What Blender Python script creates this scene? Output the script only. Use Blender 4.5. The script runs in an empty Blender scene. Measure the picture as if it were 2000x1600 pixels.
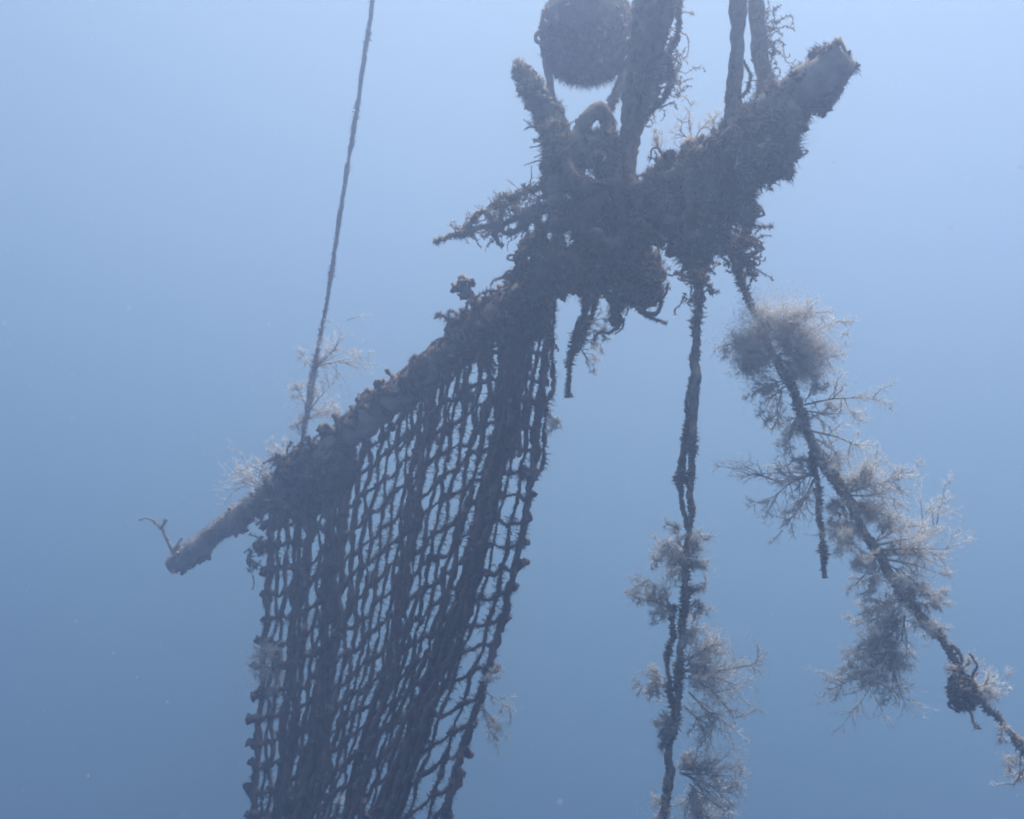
import bpy, math
import numpy as np

# ------------------------------------------------------------------ camera, water light, sun, exposure
scene = bpy.context.scene
F = 1732.0                      # focal length in photograph pixels (2000 x 1600)
PITCH = math.radians(18.0)
cam_d = bpy.data.cameras.new("camera")
cam = bpy.data.objects.new("camera", cam_d)
scene.collection.objects.link(cam)
cam.location = (0, 0, 0)
cam.rotation_euler = (math.radians(90) + PITCH, 0, 0)
cam_d.sensor_width = 36.0
cam_d.lens = 36.0 * F / 2000.0
cam_d.clip_start = 0.05
cam_d.clip_end = 200.0
cam_d.dof.use_dof = True
cam_d.dof.focus_distance = 3.4
cam_d.dof.aperture_fstop = 5.6
scene.camera = cam

LIGHT_AXIS = np.array([0.15, 0.16, 0.95]); LIGHT_AXIS /= np.linalg.norm(LIGHT_AXIS)
world = bpy.data.worlds.new("World")
scene.world = world
world.use_nodes = True
wn, wl = world.node_tree.nodes, world.node_tree.links
wn.clear()
tc = wn.new("ShaderNodeTexCoord")
dot = wn.new("ShaderNodeVectorMath"); dot.operation = 'DOT_PRODUCT'
dot.inputs[1].default_value = tuple(LIGHT_AXIS)
mr = wn.new("ShaderNodeMapRange")
mr.inputs['From Min'].default_value = -1.0
mr.inputs['From Max'].default_value = 1.0
ramp = wn.new("ShaderNodeValToRGB")
ramp.color_ramp.interpolation = 'B_SPLINE'
WORLD = [(0.0, (0.026, 0.062, 0.106)), (0.40, (0.070, 0.132, 0.220)), (0.50, (0.097, 0.182, 0.298)),
         (0.60, (0.134, 0.252, 0.385)), (0.72, (0.236, 0.388, 0.550)), (0.84, (0.365, 0.522, 0.710)), (1.0, (0.520, 0.670, 0.840))]
el = ramp.color_ramp.elements
el[0].position, el[0].color = WORLD[0][0], (*WORLD[0][1], 1)
el[1].position, el[1].color = WORLD[-1][0], (*WORLD[-1][1], 1)
for p, c in WORLD[1:-1]:
    e = el.new(p); e.color = (*c, 1)
bg = wn.new("ShaderNodeBackground"); bg.inputs['Strength'].default_value = 0.56
wo = wn.new("ShaderNodeOutputWorld")
wl.new(tc.outputs['Generated'], dot.inputs[0]); wl.new(dot.outputs['Value'], mr.inputs['Value'])
wl.new(mr.outputs['Result'], ramp.inputs['Fac']); wl.new(ramp.outputs['Color'], bg.inputs['Color'])
wl.new(bg.outputs['Background'], wo.inputs['Surface'])

sun_d = bpy.data.lights.new("sun", 'SUN')
sun_d.energy = 5.0
sun_d.angle = math.radians(25)
sun_d.color = (1.0, 0.96, 0.92)
sun = bpy.data.objects.new("sun", sun_d)
scene.collection.objects.link(sun)
from mathutils import Vector
SUN_FROM = Vector((0.15, -0.04, 0.985))
sun.rotation_euler = SUN_FROM.to_track_quat('Z', 'Y').to_euler()

vs = scene.view_settings
vs.view_transform = 'Standard'
vs.look = 'None'
vs.exposure = 0.85
vs.gamma = 1.0
vs.use_curve_mapping = False
scene.render.engine = 'CYCLES'
scene.cycles.volume_bounces = 1
scene.cycles.max_bounces = 5
scene.cycles.diffuse_bounces = 2
scene.cycles.transmission_bounces = 3
scene.cycles.transparent_max_bounces = 8
scene.cycles.use_denoising = True
scene.cycles.filter_width = 1.9

# ------------------------------------------------------------------ helpers
COL = scene.collection.objects
rng = np.random.default_rng(11)
CP, SP = math.cos(PITCH), math.sin(PITCH)

def W(q):
    """(x px, y px, depth m) of the photograph to world metres."""
    q = np.asarray(q, float)
    d = q[..., 2]
    xc = (q[..., 0] - 1000.0) / F * d
    yc = -(q[..., 1] - 800.0) / F * d
    return np.stack([xc, d * CP - yc * SP, d * SP + yc * CP], -1)

def pole_y(x): return 1102.0 - 0.762 * (np.asarray(x, float) - 340.0)
def pole_d(x): return 1.0 / (1 / 4.95 + (np.asarray(x, float) - 340.0) / 1315.0 * (1 / 2.6 - 1 / 4.95))

def hash3(i, j, k, s):
    h = (i * 374761393 + j * 668265263 + k * 2147483647 + s * 974711) & 0xffffffff
    h = ((h ^ (h >> 13)) * 1274126177) & 0xffffffff
    h = (h ^ (h >> 16)) & 0xffff
    return h / 32767.5 - 1.0

def noise(p, s=0):
    p = np.asarray(p, float)
    i = np.floor(p).astype(np.int64); f = p - i; f = f * f * (3 - 2 * f)
    r = 0
    for a in (0, 1):
        for b in (0, 1):
            for c in (0, 1):
                w = (f[..., 0] if a else 1 - f[..., 0]) * (f[..., 1] if b else 1 - f[..., 1]) * (f[..., 2] if c else 1 - f[..., 2])
                r = r + w * hash3(i[..., 0] + a, i[..., 1] + b, i[..., 2] + c, s)
    return r

def fbm(p, s=0, o=3):
    p = np.asarray(p, float)
    return sum(noise(p * 2 ** k, s + 7 * k) * 0.55 ** k for k in range(o))

def unit(v): return v / np.maximum(np.linalg.norm(v, axis=-1, keepdims=True), 1e-9)

def rdir(n, r=None): return unit((r or rng).normal(size=(n, 3)))

class MB:
    """collects geometry, build() links it as one mesh object"""
    def __init__(s): s.v = []; s.q = []; s.t = []; s.n = 0
    def add(s, v, q=None, t=None):
        if q is not None and len(q): s.q.append(np.asarray(q) + s.n)
        if t is not None and len(t): s.t.append(np.asarray(t) + s.n)
        s.v.append(v); s.n += len(v)
        return s
    def build(s, name, mat, parent=None, kind=None, smooth=True):
        v = np.concatenate(s.v).astype(np.float32)
        off = np.zeros(3)
        if parent is not None:
            off = np.array(parent.location)
            pp = parent.parent
            while pp is not None:
                off = off + np.array(pp.location); pp = pp.parent
        elif True:
            off = v.mean(0).astype(float)
        v = v - off.astype(np.float32)
        q = np.concatenate(s.q) if s.q else np.zeros((0, 4), int)
        t = np.concatenate(s.t) if s.t else np.zeros((0, 3), int)
        me = bpy.data.meshes.new(name)
        me.vertices.add(len(v)); me.vertices.foreach_set("co", v.ravel())
        nl = q.size + t.size
        me.loops.add(nl)
        me.loops.foreach_set("vertex_index", np.concatenate([q.ravel(), t.ravel()]).astype(np.int32))
        st = np.concatenate([np.arange(len(q)) * 4, q.size + np.arange(len(t)) * 3]).astype(np.int32)
        me.polygons.add(len(st)); me.polygons.foreach_set("loop_start", st)
        me.polygons.foreach_set("use_smooth", np.full(len(st), smooth, bool))
        me.update(calc_edges=True); me.validate()
        me.materials.append(mat)
        o = bpy.data.objects.new(name, me); COL.link(o)
        if parent is not None: o.parent = parent
        else: o.location = off
        if kind: o["kind"] = kind
        return o

def thing(name, label, cat, loc, group=None):
    o = bpy.data.objects.new(name, None); COL.link(o)
    o.location = tuple(float(a) for a in loc); o.empty_display_size = 0.05
    o["label"] = label; o["category"] = cat
    if group: o["group"] = group
    return o

def tag(o, label, cat, group=None):
    o["label"] = label; o["category"] = cat
    if group: o["group"] = group
    return o

def spline(c, step=6.0):
    """Catmull-Rom through rows (x, y, d, r...) resampled about every `step` px"""
    c = np.asarray(c, float)
    p = np.vstack([2 * c[0] - c[1], c, 2 * c[-1] - c[-2]])
    out = []
    for i in range(1, len(p) - 2):
        n = max(2, int(np.linalg.norm(p[i + 1, :2] - p[i, :2]) / step))
        t = np.linspace(0, 1, n, endpoint=False)[:, None]
        a, b, d, e = p[i - 1], p[i], p[i + 1], p[i + 2]
        out.append(0.5 * (2 * b + (d - a) * t + (2 * a - 5 * b + 4 * d - e) * t * t + (3 * b - a - 3 * d + e) * t ** 3))
    out.append(c[-1:])
    return np.vstack(out)

def path(c, step=6.0, wob=0.0, seed=0):
    """control rows (x, y, depth, radius px) -> world points, radii in m"""
    s = spline(c, step)
    if wob:
        t = np.arange(len(s))[:, None] * step / 28.0
        s[:, 0] += wob * fbm(np.hstack([t, t * 0, t * 0 + seed * 3.7]), seed)
        s[:, 1] += wob * fbm(np.hstack([t, t * 0 + 9, t * 0 + seed * 3.7]), seed + 3)
        s[:, 2] += wob * s[:, 2] / F * fbm(np.hstack([t, t * 0 + 5, t * 0 + seed * 3.7]), seed + 5)
    return W(s[:, :3]), np.maximum(s[:, 3], 0.4) * s[:, 2] / F

def tube(P, R, sides=8, rough=0.25, nsc=1.0, seed=0, twist=0.0):
    """closed rough tube along P; returns verts, quads, tris"""
    P = np.asarray(P, float); R = np.asarray(R, float) * np.ones(len(P))
    T = unit(np.gradient(P, axis=0))
    ref = np.eye(3)[np.argmin(np.abs(T).mean(0))]
    N = np.cross(T, ref)
    if np.linalg.norm(N, axis=1).min() < 0.35:                   # carry the frame along where the path turns towards ref
        v = unit(N[0] if np.linalg.norm(N[0]) > .1 else np.cross(T[0], [0.3, 0.5, 0.8]))
        for i_ in range(len(T)):
            v = v - T[i_] * (v @ T[i_]); v = v / max(np.linalg.norm(v), 1e-6); N[i_] = v
    N = unit(N); B = np.cross(T, N)
    a = np.linspace(0, 2 * math.pi, sides, endpoint=False)[None, :]
    D = np.cos(a)[..., None] * N[:, None] + np.sin(a)[..., None] * B[:, None]
    V = P[:, None] + D * R[:, None, None]
    if rough:
        m = max(float(R.mean()), 1e-4)
        k = 1 + rough * fbm(V / (m * 2.2) * nsc, seed, 3) + rough * 0.6 * noise(V / (m * 7) * nsc, seed + 40)
        V = P[:, None] + D * (R[:, None] * np.clip(k, 0.25, 2.4))[..., None]
    if twist:
        s = np.concatenate([[0], np.cumsum(np.linalg.norm(np.diff(P, axis=0), axis=1))])
        k = 1 + 0.13 * np.cos(3 * (a - (s / (R.mean() * twist))[:, None]))
        V = P[:, None] + (V - P[:, None]) * k[..., None]
    n = len(P)
    i = np.arange(n - 1)[:, None] * sides; j = np.arange(sides)[None, :]; j2 = (j + 1) % sides
    q = np.stack([i + j, i + j2, i + sides + j2, i + sides + j], -1).reshape(-1, 4)
    V = np.vstack([V.reshape(-1, 3), P[0] - T[0] * R[0] * 0.5, P[-1] + T[-1] * R[-1] * 0.5])
    jj = np.arange(sides)
    t = np.vstack([np.stack([np.full(sides, n * sides), (jj + 1) % sides, jj], -1),
                   np.stack([np.full(sides, n * sides + 1), (n - 1) * sides + jj, (n - 1) * sides + (jj + 1) % sides], -1)])
    return V, q, t

def spikes(B, D, L, r, bend=0.25, g=rng):
    """bent pointed hairs: (verts, quads, tris) and the bezier points"""
    n = len(B); L = np.broadcast_to(np.asarray(L, float), (n,)); r = np.broadcast_to(np.asarray(r, float), (n,))
    D = unit(D)
    u = unit(np.cross(D, rdir(n, g))); w = np.cross(D, u)
    off = u * (L * bend * g.normal(size=n))[:, None]
    M = B + D * (L * 0.5)[:, None]
    T = B + D * L[:, None] + off
    rings = []
    for C, k in ((B, 1.0), (M, 0.75)):
        for a in (0, 2.0944, 4.1888):
            rings.append(C + (u * math.cos(a) + w * math.sin(a)) * (r * k)[:, None])
    V = np.stack(rings + [T], 1)
    o = (np.arange(n) * 7)[:, None]
    q = np.concatenate([o + np.array([[0, 1, 4, 3]]), o + np.array([[1, 2, 5, 4]]), o + np.array([[2, 0, 3, 5]])])
    t = np.concatenate([o + np.array([[3, 4, 6]]), o + np.array([[4, 5, 6]]), o + np.array([[5, 3, 6]])])
    return (V.reshape(-1, 3), q, t), (B, M, T)

def along(b, t):
    """points and directions on the bent hairs b at parameters t (n, k)"""
    B, M, T = (x[:, None] for x in b)
    t = t[..., None]
    up = t > 0.5
    p = np.where(up, M + (T - M) * (t - 0.5) * 2, B + (M - B) * t * 2)
    d = unit(np.where(up, T - M, M - B) + 0 * t)
    return p.reshape(-1, 3), d.reshape(-1, 3)

def fuzz(P, R, per_m, lo, hi, rad=0.0009, g=rng, up=0.0):
    """short hairs off a tube along P"""
    seg = np.linalg.norm(np.diff(P, axis=0), axis=1)
    n = max(3, int(seg.sum() * per_m))
    k = g.choice(len(seg), n, p=seg / seg.sum()); t = g.random(n)[:, None]
    C = P[k] * (1 - t) + P[k + 1] * t
    T = unit(P[k + 1] - P[k])
    D = rdir(n, g); D = unit(D - (D * T).sum(1, keepdims=True) * T)
    clump = 0.35 + 0.9 * np.clip(noise(C * 22, 5) + 0.35, 0, 1)
    L = (lo + (hi - lo) * g.random(n) ** 2.2) * clump
    B = C + D * (np.asarray(R)[k] * 0.85)[:, None]
    D2 = D + 0.45 * rdir(n, g) + np.array([0, 0, up])
    return spikes(B, D2, L, rad * 1.6 * (0.5 + 1.0 * g.random(n)), 0.35, g)[0]

_ico = {}
def ico(sub):
    if sub in _ico: return _ico[sub]
    import bmesh
    bm = bmesh.new(); bmesh.ops.create_icosphere(bm, subdivisions=sub, radius=1.0)
    v = np.array([x.co[:] for x in bm.verts]); t = np.array([[x.index for x in f.verts] for f in bm.faces]); bm.free()
    _ico[sub] = (v, t)
    return _ico[sub]

def lump(c, r, sub=2, rough=0.45, seed=0, squash=(1, 1, 1)):
    v, t = ico(sub)
    k = 1 + rough * fbm(v * 1.7 + np.asarray(c) * 31 + seed, seed, 3)
    V = np.asarray(c) + v * np.asarray(squash) * (r * np.clip(k, 0.3, 2))[:, None]
    return V, None, t

def inside(P, poly):
    x, y = P[:, 0], P[:, 1]; r = np.zeros(len(P), bool)
    n = len(poly)
    for i in range(n):
        (x0, y0), (x1, y1) = poly[i], poly[i - 1]
        c = ((y0 > y) != (y1 > y)) & (x < (x1 - x0) * (y - y0) / ((y1 - y0) + 1e-9) + x0)
        r ^= c
    return r

def edge_dist(P, poly):
    d = np.full(len(P), 1e9)
    for i in range(len(poly)):
        a = np.array(poly[i - 1], float); b = np.array(poly[i], float)
        t = np.clip(((P - a) @ (b - a)) / max((b - a) @ (b - a), 1e-9), 0, 1)[:, None]
        d = np.minimum(d, np.linalg.norm(P - a - t * (b - a), axis=1))
    return d

def in_region(poly, n, depth, margin=0.0, thick=1.0, holes=(), g=rng, dmax=60):
    """n points inside the volume whose side view is poly, rounded in depth"""
    poly = [tuple(map(float, p)) for p in poly]
    a = np.array(poly); lo, hi = a.min(0), a.max(0)
    out = []; m = 0
    while m < n:
        P = lo + (hi - lo) * g.random((n * 4, 2))
        P = P[inside(P, poly)]
        e = edge_dist(P, poly)
        P, e = P[e > margin], e[e > margin]
        for (hx, hy, hr) in holes:
            k = np.hypot(P[:, 0] - hx, P[:, 1] - hy) > hr * 1.9
            P, e = P[k], e[k]
        d0 = depth(P[:, 0], P[:, 1]) if callable(depth) else np.full(len(P), depth)
        half = np.minimum(e, dmax) * thick * d0 / F
        out.append(np.column_stack([P, d0 + half * g.uniform(-1, 1, len(P))])); m += len(P)
    return np.vstack(out)[:n]

def curl(p0, n, step, turn, g=rng, d0=None, flat=0.3, pull=None):
    """a curly random walk in world metres"""
    d = unit(d0 if d0 is not None else g.normal(size=3)); ax = unit(g.normal(size=3) * np.array([flat, 1, flat]))
    pts = [np.asarray(p0, float)]; w = turn * g.normal()
    for i in range(n):
        w = 0.88 * w + 0.30 * turn * g.normal()
        ax = unit(ax + 0.15 * g.normal(size=3))
        d = d * math.cos(w) + np.cross(ax, d) * math.sin(w) + ax * (ax @ d) * (1 - math.cos(w))
        if pull is not None: d = d + pull
        d = unit(d)
        pts.append(pts[-1] + d * step)
    return np.array(pts)

# ------------------------------------------------------------------ materials
def material(name, c1, c2, scale, c3=None, rough=0.95, trans=0.0, bump=0.4):
    m = bpy.data.materials.new(name); m.use_nodes = True
    n, l = m.node_tree.nodes, m.node_tree.links
    n.clear()
    out = n.new("ShaderNodeOutputMaterial")
    co = n.new("ShaderNodeNewGeometry")
    nz = n.new("ShaderNodeTexNoise"); nz.inputs['Scale'].default_value = scale; nz.inputs['Detail'].default_value = 6
    nz.inputs['Roughness'].default_value = 0.65
    l.new(co.outputs['Position'], nz.inputs['Vector'])
    rp = n.new("ShaderNodeValToRGB"); e = rp.color_ramp.elements
    e[0].position, e[0].color = 0.34, (*c1, 1); e[1].position, e[1].color = 0.68, (*c2, 1)
    l.new(nz.outputs['Fac'], rp.inputs['Fac'])
    col = rp.outputs['Color']
    if c3:
        n2 = n.new("ShaderNodeTexNoise"); n2.inputs['Scale'].default_value = scale * 0.23; n2.inputs['Detail'].default_value = 4
        l.new(co.outputs['Position'], n2.inputs['Vector'])
        r2 = n.new("ShaderNodeValToRGB"); r2.color_ramp.elements[0].position = 0.48; r2.color_ramp.elements[1].position = 0.66
        l.new(n2.outputs['Fac'], r2.inputs['Fac'])
        mx = n.new("ShaderNodeMixRGB"); mx.inputs['Color2'].default_value = (*c3, 1)
        l.new(r2.outputs['Color'], mx.inputs['Fac']); l.new(col, mx.inputs['Color1'])
        col = mx.outputs['Color']
    bs = n.new("ShaderNodeBsdfPrincipled"); bs.inputs['Roughness'].default_value = rough
    bs.inputs['Specular IOR Level'].default_value = 0.15
    l.new(col, bs.inputs['Base Color'])
    if bump:
        bp = n.new("ShaderNodeBump"); bp.inputs['Strength'].default_value = bump; bp.inputs['Distance'].default_value = 0.006
        n3 = n.new("ShaderNodeTexNoise"); n3.inputs['Scale'].default_value = scale * 3; n3.inputs['Detail'].default_value = 5
        l.new(co.outputs['Position'], n3.inputs['Vector']); l.new(n3.outputs['Fac'], bp.inputs['Height'])
        l.new(bp.outputs['Normal'], bs.inputs['Normal'])
    if trans:
        tr = n.new("ShaderNodeBsdfTranslucent"); l.new(col, tr.inputs['Color'])
        ms = n.new("ShaderNodeMixShader"); ms.inputs['Fac'].default_value = trans
        l.new(bs.outputs['BSDF'], ms.inputs[1]); l.new(tr.outputs['BSDF'], ms.inputs[2])
        l.new(ms.outputs['Shader'], out.inputs['Surface'])
    else:
        l.new(bs.outputs['BSDF'], out.inputs['Surface'])
    return m

M_NET = material("fouled_twine", (0.060, 0.047, 0.042), (0.150, 0.115, 0.100), 26, (0.160, 0.108, 0.092))
M_WAD = material("silty_growth", (0.090, 0.072, 0.060), (0.280, 0.225, 0.185), 22, (0.330, 0.260, 0.200))
M_ROPE = material("fouled_rope", (0.180, 0.150, 0.125), (0.400, 0.340, 0.280), 30, (0.280, 0.220, 0.170))
M_LINE = material("silted_line", (0.340, 0.300, 0.260), (0.600, 0.540, 0.470), 40, (0.420, 0.360, 0.300))
M_WEED = material("pale_weed", (0.520, 0.455, 0.385), (0.780, 0.700, 0.610), 24, None, 0.95, 0.4, 0)
M_POLE = material("silted_pole", (0.210, 0.180, 0.150), (0.430, 0.370, 0.310), 18, (0.300, 0.240, 0.195))
M_FLOAT = material("encrusted_float", (0.150, 0.125, 0.110), (0.330, 0.280, 0.240), 20, (0.240, 0.170, 0.150))
M_FUZZ = material("brown_fuzz", (0.240, 0.190, 0.150), (0.480, 0.400, 0.320), 20, None, 0.95, 0.4, 0)
M_HYD = material("pale_hydroid", (0.760, 0.730, 0.690), (0.920, 0.900, 0.870), 14, None, 0.9, 0.62, 0)
M_HSTEM = material("hydroid_stem", (0.380, 0.320, 0.270), (0.640, 0.560, 0.480), 30, None, 0.9, 0.4, 0)
M_SNOW = material("marine_snow_flake", (0.700, 0.680, 0.640), (0.850, 0.830, 0.800), 40, None, 0.9, 0.4, 0)

# ------------------------------------------------------------------ the slanting pole
def build_pole():
    root = thing("support_pole", "long silt-covered pole slanting through the tangle, both ends bare and ragged underneath", "pole",
                 W([1000, float(pole_y(1000)), float(pole_d(1000))]))
    xs = np.linspace(338, 1652, 260)
    rad = np.interp(xs, [338, 420, 700, 1000, 1400, 1640], [0.042, 0.048, 0.049, 0.050, 0.051, 0.051])
    P = W(np.column_stack([xs, pole_y(xs), pole_d(xs)]))
    sides = 22
    T = unit(np.gradient(P, axis=0)); N = unit(np.cross(T, [0, 0, 1.0])); B = unit(np.cross(N, T))
    B *= np.sign(B[0, 2]); N = np.cross(B, T)
    a = np.linspace(0, 2 * math.pi, sides, endpoint=False)
    D = np.cos(a)[None, :, None] * N[:, None] + np.sin(a)[None, :, None] * B[:, None]
    dn = np.clip(-np.sin(a), 0, 1)[None, :]                       # underside carries a hanging crust
    V0 = P[:, None] + D * rad[:, None, None]
    step = np.clip(fbm(np.column_stack([xs / 38, xs * 0, xs * 0]), 3, 2) * 1.1 + 0.25, 0, 1)[:, None] * dn ** 2
    k = 1 + 0.13 * fbm(V0 * 22, 2) + 0.09 * noise(V0 * 55, 12) + 0.95 * step * (0.7 + 0.5 * noise(V0 * 24, 9)) + 0.05 * noise(V0 * 90, 4)
    V = P[:, None] + D * (rad[:, None] * np.clip(k, 0.7, 2.3))[..., None]
    V[-8:] += T[-1] * (np.linspace(0, 1, 8)[:, None] *   .014 * fbm(np.column_stack([np.cos(a) * 1.6, np.sin(a) * 1.6, a * 0]), 31)[None, :])[..., None]
    n = len(xs)
    inner = P[-14:, None] + D[-14:] * (rad[-14:, None, None] * 0.72)     # hollow upper end
    V = np.concatenate([V, inner[::-1]])
    m = len(V)
    i = np.arange(m - 1)[:, None] * sides; j = np.arange(sides)[None, :]; j2 = (j + 1) % sides
    q = np.stack([i + j, i + j2, i + sides + j2, i + sides + j], -1).reshape(-1, 4)
    vv = np.vstack([V.reshape(-1, 3), P[0] - T[0] * 0.01, P[-14]])
    jj = np.arange(sides)
    t = np.vstack([np.stack([np.full(sides, m * sides), (jj + 1) % sides, jj], -1),
                   np.stack([np.full(sides, m * sides + 1), (m - 1) * sides + jj, (m - 1) * sides + (jj + 1) % sides], -1)])
    MB().add(vv, q, t).build("shaft", M_POLE, root)
    g = np.random.default_rng(5)
    fz = MB().add(*fuzz(P, rad, 7000, 0.006, 0.026, 0.0007, g))
    idx = np.concatenate([np.arange(0, 34), np.arange(236, 260)])
    fz.add(*fuzz(P[:30], rad[:30] * 1.25, 2200, 0.01, 0.035, 0.0009, g))
    fz.build("fine_growth", M_FUZZ, root, "stuff")
    cb = MB()
    for q in range(520):
        x = g.uniform(505, 1330) if q < 260 else g.uniform(1330, 1655) if q < 480 else g.uniform(345, 520); a_ = g.uniform(0, 2 * math.pi); k_ = int((x - 338) / 1314 * 259)
        nn = N[k_] * math.cos(a_) + B[k_] * math.sin(a_)
        cb.add(*lump(P[k_] + nn * rad[k_] * g.uniform(.95, 1.1), g.uniform(.005, .015 if q < 260 else .011), 2, 0.9, q))
        D_ = unit(nn + .5 * rdir(14, g)); cb.add(*spikes(P[k_] + nn * rad[k_] * 1.1 + .008 * rdir(14, g), D_, .008 + .024 * g.random(14) ** 2, .0013, .4, g)[0])
    cb.build("crust_patches", M_WAD, root, "stuff")
    for x, dy, r in [(352, 14, 10), (372, 18, 10), (392, 22, 10), (398, 16, 9), (455, 18, 11), (468, 24, 9), (480, 16, 11), (505, 22, 11),
                     (1600, 48, 13), (1618, 44, 14), (1634, 34, 13), (1612, 62, 12), (1585, 46, 13), (1560, 48, 13), (1645, 18, 10), (1604, 74, 10), (1626, 56, 11), (1642, 30, 9), (1594, 62, 11)]:
        d = float(pole_d(x)); w_ = W([x + 6, pole_y(x) + dy, d]); D_ = rdir(160, g); MB().add(*lump(w_, r * d / F, 3, 0.9, int(x))).add(*spikes(w_ + D_ * r * .7 * d / F, D_ + .5 * rdir(160, g), .006 + .022 * g.random(160) ** 2, .0014, .35, g)[0]).build("hanging_crust", M_WAD, root)
    sp = MB(); g = np.random.default_rng(8)                       # knobbly sprigs on the upper side
    for x in np.concatenate([g.uniform(520, 700, 16), g.uniform(690, 1020, 34)]):
        y0 = pole_y(x) - 20; h = 4 + 26 * g.random() ** 2.5; lean = g.normal() * 9; r0 = g.uniform(3, 6)
        p, r = path([(x, y0 + 12, pole_d(x), r0 + 2), (x + lean * .4, y0 - h * .5, pole_d(x) - .01, r0), (x + lean, y0 - h, pole_d(x), r0 * .8)], 4, 3, int(x))
        sp.add(*tube(p, r, 7, 0.7, 1, int(x))); sp.add(*fuzz(p, r, 2500, .005, .02, .001, g))
        if g.random() < .5: sp.add(*lump(p[-1], r[-1] * g.uniform(1.2, 2.2), 2, 0.9, int(x)))
    sp.build("knobbly_crust", M_WAD, root, "stuff")
    return root
build_pole()

# ------------------------------------------------------------------ hanging net
GUIDES = [
    [(534, 960), (530, 1050), (527, 1150), (520, 1250), (510, 1350), (505, 1450), (498, 1600), (480, 1950)],
    [(604, 920), (592, 1050), (584, 1200), (572, 1350), (560, 1480), (546, 1600), (510, 1950)],
    [(668, 860), (655, 1050), (643, 1250), (622, 1430), (585, 1600), (500, 1950)],
    [(836, 730), (815, 900), (790, 1100), (765, 1300), (715, 1450), (680, 1600), (560, 1950)],
    [(1012, 600), (985, 850), (940, 1030), (905, 1180), (855, 1320), (790, 1500), (755, 1600), (600, 1950)],
    [(1082, 560), (1062, 740), (1046, 870), (1034, 980), (1003, 1130), (962, 1290), (915, 1430), (872, 1590), (740, 1950)]]
GAPS = [3, 3, 7, 7, 2]                 # open columns between the gathered folds
FOLDS = [(2, 4), (4, 11), (6, 17), (3, 9), (7, 18), (2, 3)]   # cords gathered in each fold, half width px

def guide_x(k, y):
    a = np.array(GUIDES[k], float)
    return np.interp(y, a[:, 1], a[:, 0])

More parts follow.
